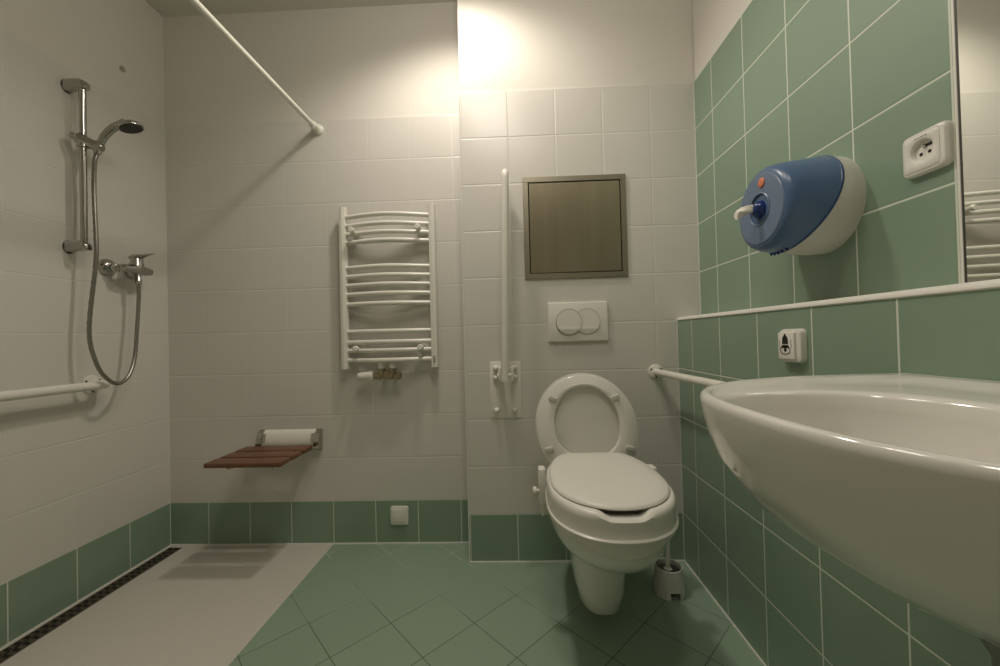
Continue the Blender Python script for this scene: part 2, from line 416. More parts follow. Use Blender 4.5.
prism(bm, (XT, .976, 0), X, Z, Y, [(-.045, .495), (.045, .495), (.045, .5135), (-.045, .5135)], 0, .004); make('finger_gap_shade', bm, M['dark'], r, False)
for sx in (-1, 1):
    x0 = XT + sx * .179
    bm = B(); box(bm, x0 - .011, x0 + .011, 1.265, 1.31, .40, .515, 0, .004); box(bm, x0 - .005, x0 + .005, 1.275, 1.30, .36, .41, 0, .003)
    box(bm, min(x0, x0 - sx * .02), max(x0, x0 - sx * .02), 1.272, 1.303, .455, .475, 0, .003)
    br = make('clamp', bm, M['plastic'], r)
    bm = B(); lathe(bm, (x0 + sx * .009, 1.287, .438), (sx, 0, 0), [(0, .007), (.008, .007), (.008, .012), (.010, .0145), (.020, .0145), (.022, .011)], 12)
    make('clamp_knob', bm, M['plastic'], br)

# ------------------------------------------------------------------ toilet brush
bx_, by_ = .551, 1.452
r = thing('toilet_brush', 'white toilet brush in its holder on the floor behind the toilet', 'toilet brush', (bx_, by_, 0))
bm = B(); seg = 48; loops = []
for h, rr in ((0, .0545), (.026, .054), (.05, .0525), (.09, .048), (.096, .0475), (.098, .0455), (.096, .043), (.05, .046), (.026, .047), (.004, .048)):
    loops.append([Vector((bx_ + rr * math.cos(2 * PI * k / seg), by_ + rr * math.sin(2 * PI * k / seg), h)) for k in range(seg)])
rows = loft(bm, loops, False, True)
kill = []
for f in bm.faces:
    c = f.calc_center_median(); a = math.degrees(math.atan2(c.y - by_, c.x - bx_))
    if -106 < a < -66 and c.z < .0255: kill.append(f)
bmesh.ops.delete(bm, geom=kill, context='FACES')
make('holder', bm, M['plasticdull'], r)
bm = B(); lathe(bm, (bx_, by_, .005), (0, 0, 1), [(0, .03), (.01, .039), (.074, .041), (.08, .03)], 20); make('brush_head', bm, M['dark'], r)  # dark head, widened to stand in for shade inside the holder
bm = B(); tube(bm, [(bx_ - .002, by_, .07), (bx_ - .002, by_, .1), (bx_ + .003, by_ + .004, .2), (bx_ + .008, by_ + .01, .33)], [.012, .0075, .007, .009], 12)
lathe(bm, (bx_ - .002, by_, .072), (0, 0, 1), [(0, .014), (.012, .016), (.016, .010)], 16); make('handle', bm, M['plasticdull'], r)

# ------------------------------------------------------------------ flush plate
fc = (.276, D, 1.0045)
r = thing('flush_plate', 'white dual flush plate on the tiles above the toilet', 'flush plate', fc)
bm = B(); NY = (0, -1, 0)
slab(bm, fc, X, Z, NY, .252, .166, .006, .013, .005); make('plate', bm, M['plastic'], r)
def button(cx, cut=None):
    bm = B(); R = .0525
    def prof(u, v):
        return .0145 + (.004 * (1 - (v + .0) / R) * .5 if v > -.026 else .0045 - (-.026 - v) * .16)
    rows = []
    nr, ns = 10, 56
    ctr = None; prev = None
    pts = lambda k, i: (R * k / nr * math.cos(2 * PI * i / ns), R * k / nr * math.sin(2 * PI * i / ns))
    loops = []
    for k in range(1, nr + 1):
        l = []
        for i in range(ns):
            u, v = pts(k, i); l.append(Vector((fc[0] + cx + u, D - (prof(u, v) if cut is None else prof(u, v) - .0012), fc[2] + v)))
        loops.append(l)
    loops.append([p + Vector((0, .006, 0)) for p in loops[-1]])
    loft(bm, loops, True, False)
    if cut is not None:
        kill = [v for v in bm.verts if (v.co.x - fc[0] - cut) ** 2 + (v.co.z - fc[2]) ** 2 < (R + .0004) ** 2]
        bmesh.ops.delete(bm, geom=kill, context='VERTS')
    return bm
def groove(cx, dd):
    bm = B(); lp = []
    for rr, d in ((.0528, .012), (.0528, dd), (.0545, dd), (.0545, .012)):
        lp.append([Vector((fc[0] + cx + rr * math.cos(2 * PI * i / 56), D - d, fc[2] + rr * math.sin(2 * PI * i / 56))) for i in range(56)])
    lp.append([p.copy() for p in lp[0]]); loft(bm, lp, False, False); return bm
b2 = make('flush_button', button(.038), M['plastic'], r); make('groove', groove(.038, .0132), M['groove'], b2)
b1 = make('flush_button', button(-.038), M['plastic'], r); make('groove', groove(-.038, .0176), M['groove'], b1)
for v in b1.data.vertices: v.co.y -= .0034

# ------------------------------------------------------------------ access panel
r = thing('access_panel', 'square brushed steel access panel in the tiles beside the white folding rail', 'access panel', (.275, D, 1.406))
pc = (.2755, D, 1.4055)
bm = B(); w = .432; f = .022; d = .008
for x0, x1, z0, z1 in ((-w / 2, w / 2, w / 2 - f, w / 2), (-w / 2, w / 2, -w / 2, -w / 2 + f), (-w / 2, -w / 2 + f, -w / 2 + f, w / 2 - f), (w / 2 - f, w / 2, -w / 2 + f, w / 2 - f)):
    box(bm, pc[0] + x0, pc[0] + x1, D - d, D, pc[2] + z0, pc[2] + z1, 0, .001, 1)
make('frame', bm, M['steel'], r, False)
bm = B(); box(bm, pc[0] - w / 2 + f, pc[0] + w / 2 - f, D - .001, D, pc[2] - w / 2 + f, pc[2] + w / 2 - f); make('gap', bm, M['black'], r, False)
bm = B(); g = f + .004; box(bm, pc[0] - w / 2 + g, pc[0] + w / 2 - g, D - .006, D - .001, pc[2] - w / 2 + g, pc[2] + w / 2 - g, 0, .001, 1); make('door', bm, M['steeldoor'], r, False)

# ------------------------------------------------------------------ fold-up support rail
r = thing('folding_support_rail', 'white folding support rail, folded upright on the back wall beside the access panel', 'grab rail', (-.033, D, .725))
bm = B(); slab(bm, (-.034, D, .725), X, Z, NY, .132, .24, .004, .005, .002); make('mounting_plate', bm, M['enamel'], r)
bm = B(); path = bend_path([(-.034, D - .105, .772), (-.013, D - .105, 1.612), (-.013, D - .045, 1.612), (-.034, D - .045, .80)], .06, 10)
tube(bm, path, .0145, 18); make('rail_tube', bm, M['enamel'], r)
bm = B(); box(bm, -.062, -.050, D - .06, D - .006, .765, .825, 0, .004); box(bm, -.010, .002, D - .06, D - .006, .765, .825, 0, .004)
lathe(bm, (-.066, D - .045, .79), (1, 0, 0), [(0, .009), (.072, .009)], 14); make('hinge', bm, M['enamel'], r)
for px, pz in ((-.074, .818), (.006, .818), (-.074, .778), (.006, .778), (-.074, .64), (.002, .64)):
    bm = B(); lathe(bm, (px, D - .006, pz), NY, [(0, .012), (.005, .012), (.009, .009), (.018, .0085), (.021, .005)], 12); make('bolt', bm, M['enamel'], r)

# ------------------------------------------------------------------ towel radiator
r = thing('towel_radiator', 'white ladder towel radiator on the shower back wall', 'radiator', (-.553, DA, .82))
for xc in (-.7685, -.3555):
    bm = B(); zt = 1.562; zb = .820
    lp = [[(xc + a, 1.757 + b, z) for a, b in [(-.016, .016), (-.017, 0), (-.013, -.010), (0, -.014), (.013, -.010), (.017, 0), (.016, .016)]] for z in (zb, zt)]
    loft(bm, [[Vector(p) for p in l] for l in lp]); make('side_rail', bm, M['enamel'], r, True, 30)
barz = [1.516, 1.475, 1.436, 1.398, 1.281, 1.241, 1.20, 1.159, 1.114, .988, .94, .902, .858]
for z in barz:
    bm = B(); P = [(-.7685 + .413 * t, 1.762 - .042 * math.sin(PI * t) ** 1.4, z) for t in [i / 16 for i in range(17)]]
    tube(bm, P, .0108, 12); make('bar', bm, M['enamel'], r)
for xm, zm in ((-.712, 1.446), (-.412, 1.45), (-.702, .912), (-.410, .912)):
    bm = B(); lathe(bm, (xm, DA, zm), NY, [(0, .020), (.005, .020), (.007, .009), (.055, .009), (.078, .009), (.082, .0135), (.092, .0135), (.096, .010)], 16)
    make('wall_mount', bm, M['enamel'], r)
bm = B(); box(bm, -.3605, -.3495, 1.7405, 1.7445, .842, .872, 0, .001); make('sticker', bm, M['symbolgrey'], r)
yv, zv = 1.742, .786
bm = B()
lathe(bm, (-.632, yv, zv), (1, 0, 0), [(0, .012), (.018, .014), (.022, .018), (.034, .018), (.036, .013), (.062, .013), (.064, .018), (.09, .018), (.093, .012), (.108, .012), (.109, .017), (.124, .017), (.126, .010)], 18)
for xx in (-.595, -.545):
    lathe(bm, (xx, yv, zv), (0, 0, 1), [(0, .014), (.02, .014), (.021, .017), (.032, .017), (.033, .011), (.055, .011)], 16)
    lathe(bm, (xx, yv, zv), (0, 1, 0), [(0, .011), (DA - yv, .011)], 12)
box(bm, -.583, -.557, yv - .012, yv + .012, zv - .013, zv + .024, 0, .004)
v = make('valve', bm, M['nickel'], r)
bm = B(); lathe(bm, (-.632, yv - .002, zv), (-1, 0, 0), [(0, .018), (.004, .0245), (.016, .0245), (.020, .022), (.06, .0175), (.07, .015), (.072, .005)], 22); make('thermostat_head', bm, M['plastic'], v)
for xx in (-.595, -.545):
    bm = B(); lathe(bm, (xx, yv, zv + .033), (0, 0, 1), [(0, .014), (.003, .0175), (.028, .0175), (.032, .012)], 18); make('nut_cap', bm, M['plastic'], v)

# ------------------------------------------------------------------ folding shower seat
SZ = .475
r = thing('folding_shower_seat', 'fold down shower seat of reddish brown wooden slats on a steel bracket', 'shower seat', (-1.10, DA, SZ))
bm = B()
lp = []
for x in (-1.18, -.925):
    lp.append([Vector((x, DA - a, b)) for a, b in [(0, .447), (.012, .447), (.030, .462), (.032, .485), (.022, .52), (.006, .537), (0, .538)]])
loft(bm, lp); make('bracket_cover', bm, M['enamel'], r, True, 50)
for x0 in (-1.198, -.927):
    bm = B()
    loft(bm, [[Vector((x, DA - a, b)) for a, b in [(0, .444), (.014, .444), (.038, .458), (.044, .475), (.038, .505), (.020, .532), (.006, .540), (0, .540)]] for x in (x0, x0 + .024)])
    make('bracket_cheek', bm, M['chrome'], r, True, 35)
for x0 in (-1.176, -.946):
    bm = B(); lp = []
    for x in (x0, x0 + .016):
        lp.append([Vector((x, DA - a, b)) for a, b in [(.0, .486), (.0335, .486), (.0305, .497), (.0265, .510), (.021, .524), (0, .524)]])
    loft(bm, lp); make('slot', bm, M['symbolgrey'], r, False)
for x0 in (-1.165, -.975):
    bm = B(); box(bm, x0 - .011, x0 + .011, 1.545, DA - .012, SZ - .037, SZ - .0175, 0, .004); make('support_arm', bm, M['chrome'], r)
for y0 in (1.503, 1.591, 1.679):
    bm = B(); box(bm, -1.236, -.925, y0, y0 + .075, SZ - .018, SZ, 0, .003); make('slat', bm, M['wood'], r)

# ------------------------------------------------------------------ blank cover low on the shower wall
r = thing('blank_switch_cover', 'small square white wall plate low on the green tile row', 'wall plate', (-.544, DA, .132))
bm = B(); slab(bm, (-.544, DA, .132), X, Z, NY, .084, .084, .008, .012, .004); make('frame', bm, M['plastic'], r)
bm = B(); slab(bm, (-.546, DA - .0115, .134), X, Z, NY, .062, .062, .004, .004, .002); make('cover', bm, M['plastic'], r)

# ------------------------------------------------------------------ shower curtain rod
r = thing('shower_curtain_rod', 'white curtain rod reaching out from the shower wall near the ceiling', 'curtain rod', (-.90, DA, 1.952))
bm = B(); tube(bm, [(-.914, YF, 1.953), (-.912, .4, 1.953), (-.905, 1.2, 1.953), (-.898, DA - .01, 1.953)], .0108, 18); make('rod', bm, M['enamel'], r)
bm = B(); lathe(bm, (-.897, DA, 1.952), NY, [(0, .027), (.006, .027), (.012, .022), (.016, .018), (.05, .0165), (.052, .014)], 24); make('end_socket', bm, M['enamel'], r)
for a in (45, 225):
    bm = B(); lathe(bm, (-.897 + .022 * math.cos(math.radians(a)), DA - .005, 1.952 + .022 * math.sin(math.radians(a))), NY, [(0, .004), (.004, .004), (.005, .002)], 10); make('screw', bm, M['chrome'], r)

# ------------------------------------------------------------------ shower: slide bar, hand shower, hose, mixer
PX = (1, 0, 0)
xbar, ybar = LX + .061, 1.390
r = thing('shower_slide_bar', 'chrome shower slide bar on the left wall with two brackets', 'shower rail', (LX, ybar, 1.62))
bm = B(); tube(bm, [(xbar, ybar, 1.318), (xbar, ybar, 1.932)], .0105, 18); make('bar', bm, M['chrome'], r)
def bracket(z, up):
    bm = B(); lp = []
    for dx, hw, h0, h1 in ((.004, .018, -.026, .016), (.02, .018, -.022, .018), (.045, .018, -.020, .018), (.064, .018, -.020, .015), (.075, .016, -.020, .008), (.081, .010, -.018, -.002)):
        c = (h0 + h1) / 2; hh = (h1 - h0) / 2
        lp.append([Vector((LX + dx, ybar + hw * math.copysign(abs(math.cos(t)) ** .6, math.cos(t)), z + up * (c + hh * math.copysign(abs(math.sin(t)) ** .6, math.sin(t))))) for t in [2 * PI * k / 24 for k in range(24)]])
    loft(bm, lp); b = make('bracket', bm, M['chrome'], r)
    bm = B(); lathe(bm, (LX, ybar, z - up * .005), PX, [(0, .025), (.004, .025), (.0055, .022)], 24, .8, 1.0); make('wall_pad', bm, M['dark'], b)
bracket(1.932, 1); bracket(1.328, 1)
bm = B(); zs = 1.715
tube(bm, [(LX + .046, ybar - .012, zs + .014), (LX + .052, ybar - .009, zs + .012), (xbar + .02, ybar + .010, zs - .004), (xbar + .044, ybar + .020, zs - .013), (xbar + .052, ybar + .024, zs - .016)], [.013, .020, .019, .0195, .013], 20)
lathe(bm, (xbar, ybar, zs - .022), (0, 0, 1), [(0, .015), (.002, .017), (.04, .017), (.042, .015)], 20)
sl = make('slider', bm, M['chrome'], r)
bm = B(); tube(bm, [(LX + .032, ybar - .017, zs + .018), (LX + .036, ybar - .016, zs + .018), (LX + .048, ybar - .011, zs + .013)], [.009, .0125, .0125], 16); make('slider_knob', bm, M['chrome'], sl)

HX, HY, HZ = xbar + .040, ybar + .018, zs - .014
r = thing('hand_shower', 'chrome hand shower with round head held in the slider', 'shower head', (HX, HY, HZ))
bm = B(); P = smooth_path([(HX - .004, HY - .002, HZ - .025), (HX + .004, HY + .001, HZ + .012), (HX + .022, HY + .006, HZ + .05), (HX + .05, HY + .014, HZ + .083), (HX + .085, HY + .024, HZ + .098)], 6)
tube(bm, P, [.011 + .004 * (i / (len(P) - 1)) + (.006 * max(0, i / (len(P) - 1) - .8) * 5) for i in range(len(P))], 16); make('handle', bm, M['chrome'], r)
hc = Vector((HX + .098, HY + .028, HZ + .088)); ax = Vector((.30, .16, -1)).normalized()
bm = B(); lathe(bm, hc - ax * .022, ax, [(0, .006), (.002, .016), (.007, .028), (.014, .036), (.021, .0405), (.025, .0405), (.027, .039)], 32)
make('head', bm, M['chrome'], r)
bm = B(); lathe(bm, hc + ax * .0045, ax, [(0, .036), (.003, .035), (.004, .031)], 32)
for k in range(3):
    for i in range(6 * (k + 1)):
        a = 2 * PI * i / (6 * (k + 1)); u, v = frame_of(ax)
        lathe(bm, hc + ax * .0085 + (u * math.cos(a) + v * math.sin(a)) * .009 * (k + 1), ax, [(0, .0018), (.0015, .0012)], 6)
make('spray_face', bm, M['dark'], r)
MZ, MY, MX = 1.268, 1.578, LX + .074
bm = B(); P = smooth_path([(HX - .004, HY - .002, HZ - .022), (HX - .014, HY - .002, HZ - .06), (HX - .022, HY + .002, HZ - .16), (LX + .094, ybar + .012, 1.33), (LX + .092, ybar + .010, 1.25), (LX + .078, 1.388, 1.01), (LX + .092, 1.399, .888), (LX + .104, 1.424, .829), (LX + .107, 1.464, .804), (LX + .103, 1.508, .829), (LX + .092, 1.545, .897), (LX + .084, 1.565, 1.015), (MX + .006, MY + .001, 1.15), (MX + .006, MY, MZ - .055)], 14)
tube(bm, P, .0075, 12, ribs=.86); hs = make('shower_hose', bm, M['hose']); tag(hs, 'ribbed chrome shower hose looping from hand shower down to mixer tap', 'shower hose')
r = thing('shower_mixer', 'chrome single lever shower mixer tap on the left tiled wall', 'tap', (LX, MY, MZ))
for yy in (MY - .055, MY + .055):
    bm = B(); lathe(bm, (LX, yy, MZ + .004), PX, [(0, .034), (.006, .034), (.016, .030), (.024, .022), (.028, .014)], 26); make('escutcheon', bm, M['chrome'], r)
bm = B()
for s in (-1, 1):
    tube(bm, smooth_path([(LX + .02, MY + s * .055, MZ + .003), (LX + .045, MY + s * .055, MZ), (MX, MY + s * .048, MZ)], 5), .0125, 14)
    lathe(bm, (LX + .034, MY + s * .055, MZ), PX, [(0, .014), (.002, .0175), (.016, .0175), (.018, .014)], 6)
lathe(bm, (MX, MY - .064, MZ), Y, [(0, .008), (.003, .015), (.02, .016), (.04, .021), (.088, .021), (.108, .017), (.125, .015), (.128, .008)], 22)
lathe(bm, (MX, MY, MZ), (0, 0, 1), [(0, .024), (.025, .024), (.03, .021), (.045, .0215), (.052, .018), (.055, .008)], 24)
lathe(bm, (MX + .006, MY, MZ - .062), (0, 0, 1), [(0, .0095), (.002, .0115), (.022, .0115), (.024, .010), (.05, .010)], 16)
bd = make('body', bm, M['chrome'], r)
bm = B(); lp = []
for dx, hw, z0, z1 in ((-.024, .014, .045, .056), (-.01, .021, .044, .064), (.012, .021, .044, .066), (.026, .014, .050, .065), (.045, .010, .057, .066), (.068, .009, .062, .068), (.076, .006, .064, .067)):
    c, hh = (z0 + z1) / 2, (z1 - z0) / 2
    lp.append([Vector((MX + dx, MY + hw * math.cos(t), MZ + c + hh * math.sin(t))) for t in [2 * PI * k / 20 for k in range(20)]])
loft(bm, lp); make('lever', bm, M['chrome'], r)

# small plugged hole high on the shower wall
bm = B(); lathe(bm, (LX - .004, 1.603, 2.141), PX, [(0, .011), (.0035, .012), (.0048, .009), (.005, .002)], 16); tag(make('wall_plug', bm, M['symbolgrey']), 'tiny grey wall plug on the painted wall above the hand shower', 'wall plug')

# ------------------------------------------------------------------ grab rails
xg = LX + .07
r = thing('grab_rail', 'white horizontal grab rail on the left shower wall below the hose', 'grab rail', (LX, 1.462, .803))
bm = B(); tube(bm, bend_path([(LX + .004, .55, .803), (xg, .55, .803), (xg, 1.462, .803), (LX + .004, 1.462, .803)], .055, 9), .016, 18); make('tube', bm, M['enamel'], r)
def flange(root, c, N, rad=.036):
    N = Vector(N); bm = B(); lathe(bm, c, N, [(0, rad), (.004, rad), (.007, rad - .003), (.008, .018), (.012, .0165)], 28); f = make('flange', bm, M['enamel'], root)
    u, v = frame_of(N)
    for a in (90, 210, 330):
        a = math.radians(a); p = Vector(c) + N * .0068 + (u * math.cos(a) + v * math.sin(a)) * (rad - .0085)
        bm = B(); lathe(bm, p, N, [(0, .0042), (.0012, .0042), (.0016, .002)], 10); make('screw', bm, M['dark'], f)
flange(r, (LX, 1.462, .803), PX); flange(r, (LX, .55, .803), PX)
r = thing('grab_rail', 'white grab rail along the right ledge wall between back wall and washbasin', 'grab rail', (.597, D, .787))
bm = B(); tube(bm, bend_path([(.595, D - .004, .787), (.604, 1.2, .79), (.609, .80, .79), (XL - .004, .80, .79)], .05, 9), .0135, 18); make('tube', bm, M['enamel'], r)
flange(r, (.595, D, .787), NY, .031); flange(r, (XL, .80, .79), (-1, 0, 0), .031)

# ------------------------------------------------------------------ paper towel dispenser
NX = (-1, 0, 0)
dc = Vector((XR, .993, 1.252))
r = thing('paper_towel_dispenser', 'round blue and white paper dispenser on the green tiled wall', 'dispenser', tuple(dc))
DH = .158
def dprof(h):   # radius against distance from the wall
    pts = [(0, .116), (.03, .118), (.09, .112), (.135, .106), (.148, .102), (.155, .097), (.158, .090)]
    for (a, ra), (b, rb) in zip(pts, pts[1:]):
        if a <= h <= b: return ra + (rb - ra) * (h - a) / (b - a)
    return pts[-1][1]
def dpt(h, t, add=0):
    rr = dprof(h) + add
    return Vector((XR - h, dc.y + rr * math.cos(t) * .99, dc.z + rr * math.sin(t) * 1.0))
NS = 72
def cut_h(t):   # where blue cover meets the white body
    v = math.sin(t)
    return .030 + .078 * ((1 - v) / 2) ** 1.6
bm = B(); lp = []
for k in range(9):
    f = k / 8; lp.append([dpt(max(0, f * (cut_h(2 * PI * i / NS) + .004)), 2 * PI * i / NS) for i in range(NS)])
loft(bm, lp, True, True); make('back_body', bm, M['plasticdull'], r)
bm = B(); lp = []
lp.append([dpt(cut_h(2 * PI * i / NS), 2 * PI * i / NS, -.002) for i in range(NS)])
lp.append([dpt(cut_h(2 * PI * i / NS), 2 * PI * i / NS, .0015) for i in range(NS)])
for f in (.05, .2, .4, .6, .8, .88, .94, 1):
    lp.append([dpt(cut_h(2 * PI * i / NS) + f * (DH - cut_h(2 * PI * i / NS)), 2 * PI * i / NS, .0015 * (1 - f)) for i in range(NS)])
loft(bm, lp, False, True); cov = make('cover', bm, M['blue'], r)
bm = B(); lp = []
for dh, ad in ((-.0015, .0012), (.0015, .0022), (.004, .0022), (.0045, .001)):
    lp.append([dpt(cut_h(2 * PI * i / NS) + dh, 2 * PI * i / NS, ad) for i in range(NS)])
loft(bm, lp, False, False); make('cover_edge', bm, M['blueedge'], cov)
# teeth along the lower edge of the cover
bm = B()
for i in range(5):
    t = math.radians(-106 + i * 7); h = cut_h(t) + .012
    p = dpt(h, t, .001); e = .005
    bm2 = [p + Vector((-e, 0, 0)), p + Vector((e, 0, 0)), p + Vector((e * .2, math.cos(t) * .007, math.sin(t) * .007))]
    q_ = [v + Vector((0, .002, 0)) for v in bm2]
    loft(bm, [bm2, q_])
make('tear_teeth', bm, M['bluedark'], cov, False)
bm = B(); lathe(bm, (XR - DH, dc.y, dc.z), NX, [(-.004, .088), (.0008, .0875), (.0008, .0865), (.0022, .085), (.003, .06), (.0025, .040), (-.004, .036), (-.010, .033)], 56, cap0=False, cap1=True); fc_ = make('face', bm, M['blueface'], r)
bm = B(); lathe(bm, (XR - DH - .0005, dc.y, dc.z), NX, [(0, .041), (.0035, .0405), (.0045, .039), (.0035, .0375), (.001, .037), (.0005, .0385), (0, .041)], 40, cap0=False, cap1=False); make('nozzle_ring', bm, M['blueface'], fc_)
bm = B(); lathe(bm, (XR - DH - .001, dc.y, dc.z), NX, [(-.012, .024), (-.002, .022), (.008, .0195), (.015, .014), (.0175, .008)], 28); make('nozzle', bm, M['bluedark'], r)
bm = B()
a0 = Vector((XR - DH - .012, dc.y + .002, dc.z + .002)); lp = []
for k in range(8):
    f = k / 7; c = a0 + Vector((-.040 * f, .012 * f, .002 - .014 * f * f)); rr = .0085 + .003 * f
    lp.append([c + Vector((0, rr * (1 + .35 * math.sin(3 * t + k)) * math.cos(t) * .7, rr * (1 + .3 * math.cos(4 * t + k * 1.3)) * math.sin(t))) for t in [2 * PI * i / 16 for i in range(16)]])
loft(bm, lp); make('paper_end', bm, M['paper'], r)
ang = math.radians(102)
bm = B(); lathe(bm, (XR - DH - .002, dc.y + .064 * math.cos(ang), dc.z + .064 * math.sin(ang)), NX, [(0, .0115), (.003, .0115), (.004, .010), (.0035, .004)], 20); make('lock_button', bm, M['orange'], r)

# ------------------------------------------------------------------ socket by the mirror
r = thing('wall_socket', 'white electrical socket on the green tiles beside the mirror', 'socket', (XR, .754, 1.272))
YU = (0, -1, 0)
sc_ = Vector((XR, .748, 1.275))
U_, N_ = Vector(YU), Vector(NX)
def sq_loop(o, w, h, d, n=9, m=64):
    out = []
    for k in range(m):
        a = 2 * PI * k / m; c, q_ = math.cos(a), math.sin(a); rad = (abs(c) ** n + abs(q_) ** n) ** (-1 / n)
        out.append(o + U_ * (w / 2 * c * rad) + Vector(Z) * (h / 2 * q_ * rad) + N_ * d)
    return out
bm = B(); oc = sc_ + U_ * -.0025
loft(bm, [sq_loop(sc_, .080, .080, 0), sq_loop(sc_, .080, .080, .006), sq_loop(sc_, .078, .078, .010), sq_loop(sc_, .073, .074, .0125), sq_loop(oc, .065, .069, .0128), sq_loop(oc, .065, .069, .003)], True, False)
make('frame', bm, M['plastic'], r)
sc2 = sc_ + Vector((-.0118, .0025, 0)); wc = sc2 + Vector((0, -.001, .003))
bm = B()
loft(bm, [sq_loop(sc2, .064, .068, -.0095), sq_loop(sc2, .064, .068, .0012), sq_loop(sc2, .062, .066, .002), sq_loop(wc, .0425, .0425, .002, 2), sq_loop(wc, .0405, .0405, .0012, 2), sq_loop(wc, .037, .037, -.006, 2)], False, True)
ins = make('insert', bm, M['plastic'], r)
bm = B(); w0 = wc + N_ * -.0058
lathe(bm, w0 + Vector((0, 0, .0085)), NX, [(0, .003), (.0045, .0028), (.006, .0018)], 12); make('earth_pin', bm, M['chrome'], ins)
bm = B(); prism(bm, w0, YU, Z, NX, [(-.004, .006), (.012, .006), (.012, .0112), (-.004, .0112)], 0, .0006)
make('slot', bm, M['black'], ins, False)
for sy_ in (-.0075, .0075):
    bm = B(); lathe(bm, w0 + Vector((0, sy_, -.005)), NX, [(0, .003), (.0006, .003)], 12); make('contact_hole', bm, M['black'], ins, False)
bm = B()
for k, w in enumerate((.005, .003, .006, .004)):
    u = -.011 + (0, .0065, .011, .0185)[k]; prism(bm, sc2 + Vector((-.0019, 0, .0272)), YU, Z, NX, [(u, 0), (u + w, 0), (u + w, .0022), (u, .0022)], 0, .0004)
make('printed_mark', bm, M['symbolgrey'], ins, False)

# ------------------------------------------------------------------ nurse call button with bell symbol
cc = Vector((XL, .971, .9085))
r = thing('call_button', 'white call switch with a black bell symbol on the ledge wall', 'switch', tuple(cc))
bm = B(); slab(bm, cc, YU, Z, NX, .074, .082, .012, .015, .006); make('frame', bm, M['plastic'], r)
c2 = cc + Vector((-.0145, .005, 0))
bm = B(); slab(bm, c2, YU, Z, NX, .056, .066, .003, .0055, .0015); rk = make('rocker', bm, M['plastic'], r)
YS, ZS = (0, -1.22, 0), (0, 0, 1.22)
c3 = c2 + Vector((-.0055, .002, 0))
def arc(cx, cy, rx, ry, a0, a1, n): return [(cx + rx * math.cos(math.radians(a0 + (a1 - a0) * k / n)), cy + ry * math.sin(math.radians(a0 + (a1 - a0) * k / n))) for k in range(n + 1)]
bm = B()
prism(bm, c3, YS, ZS, NX, [(.0085, .0035)] + arc(0, .012, .0078, .009, 0, 180, 12) + [(-.0085, .0035)], 0, .0006)
prism(bm, c3, YS, ZS, NX, arc(0, .0215, .0026, .0026, 0, 360, 10)[:-1], 0, .0006)
prism(bm, c3, YS, ZS, NX, [(-.0085, .0015), (.0085, .0015), (.012, -.0045), (-.012, -.0045)], 0, .0006)
out, inn = arc(0, -.0095, .0145, .0085, 0, 360, 32)[:-1], arc(0, -.0095, .0127, .0068, 0, 360, 32)[:-1]
vo = [[bm.verts.new(c3 + Vector(YS) * x + Vector(ZS) * y + Vector(NX) * .0006) for x, y in l] for l in (out, inn)]
for i in range(32): bm.faces.new((vo[0][i], vo[0][(i + 1) % 32], vo[1][(i + 1) % 32], vo[1][i]))
prism(bm, c3, YS, ZS, NX, [(-.0022, -.003), (.0022, -.003), (.0042, -.0095), (0, -.0135), (-.0042, -.0095)], 0, .0006)
make('bell_symbol', bm, M['symbol'], rk, False)
for s in (-1, 1):
    bm = B()
    for k in range(3):
        e = .0008 * (-1) ** k
        prism(bm, c3, YS, ZS, NX, [(s * (.0155 + e), .0125 - .0062 * k), (s * (.0172 + e), .0125 - .0062 * k), (s * (.0172 - e), .0063 - .0062 * k), (s * (.0155 - e), .0063 - .0062 * k)], 0, .0004)
    bmesh.ops.remove_doubles(bm, verts=bm.verts, dist=.0001)
    make('ring_mark', bm, M['symbolgrey'], rk, False)

# ------------------------------------------------------------------ mirror
r = thing('wall_mirror', 'frameless wall mirror standing on the ledge above the washbasin', 'mirror', (XR, .25, 1.5))
bm = B(); box(bm, XR - .0045, XR, -.2, .6955, 1.0135, 2.0, 0); make('backing', bm, M['dark'], r, False)
bm = B(); box(bm, XR - .006, XR - .0045, -.2, .6905, 1.0135, 2.0, 0); make('glass', bm, M['mirror'], r, False)
bm = B(); box(bm, XR - .0055, XR, .6958, .7005, 1.0135, 2.0, 0, .001); make('edge_strip', bm, M['trim'], r, False)

# ------------------------------------------------------------------ washbasin
YB_, ZB = .40, .866
r = thing('washbasin', 'large white ceramic washbasin mounted on the green ledge wall', 'washbasin', (XL, YB_, .75))
NA, NB = 49, 13
def bas(xf, hw, z, nx=3.0, xb=XL, zb=None, bulge=0):
    """front arc plus back line; zb = height along the back line"""
    out = []
    for k in range(NA):
        t = PI * k / (NA - 1); s, c = math.sin(t), math.cos(t)
        f = abs(s) ** (2 / nx)
        x = xb - (xb - xf) * f
        y = YB_ + hw * math.copysign(abs(c) ** (2 / nx), c)
        out.append(Vector((x, y, z if zb is None else zb + (z - zb) * min(1, f * 1.6))))
    for k in range(1, NB + 1):
        f = k / (NB + 1); out.append(Vector((xb + bulge * math.sin(PI * f), YB_ - hw + 2 * hw * f, z if zb is None else zb)))
    return out
bm = B()
RN = 2.6
lp = [bas(.56, .06, .641, 2.0), bas(.52, .10, .645, 2.0), bas(.45, .148, .657, 2.1), bas(.385, .193, .681, 2.2), bas(.325, .235, .711, 2.3), bas(.272, .277, .748, 2.4), bas(.245, .298, .79, 2.5), bas(.2365, .308, .82, 2.55), bas(.233, .312, .845, RN), bas(.2315, .313, .856, RN), bas(.232, .3125, .861, RN), bas(.2345, .310, .8645, RN), bas(.238, .3065, ZB, RN, XL - .001), bas(.2425, .302, .8655, RN, XL - .004)]
base = bas(.2425, .302, 0, RN, XL - .004)
IX, IY = .385, .405
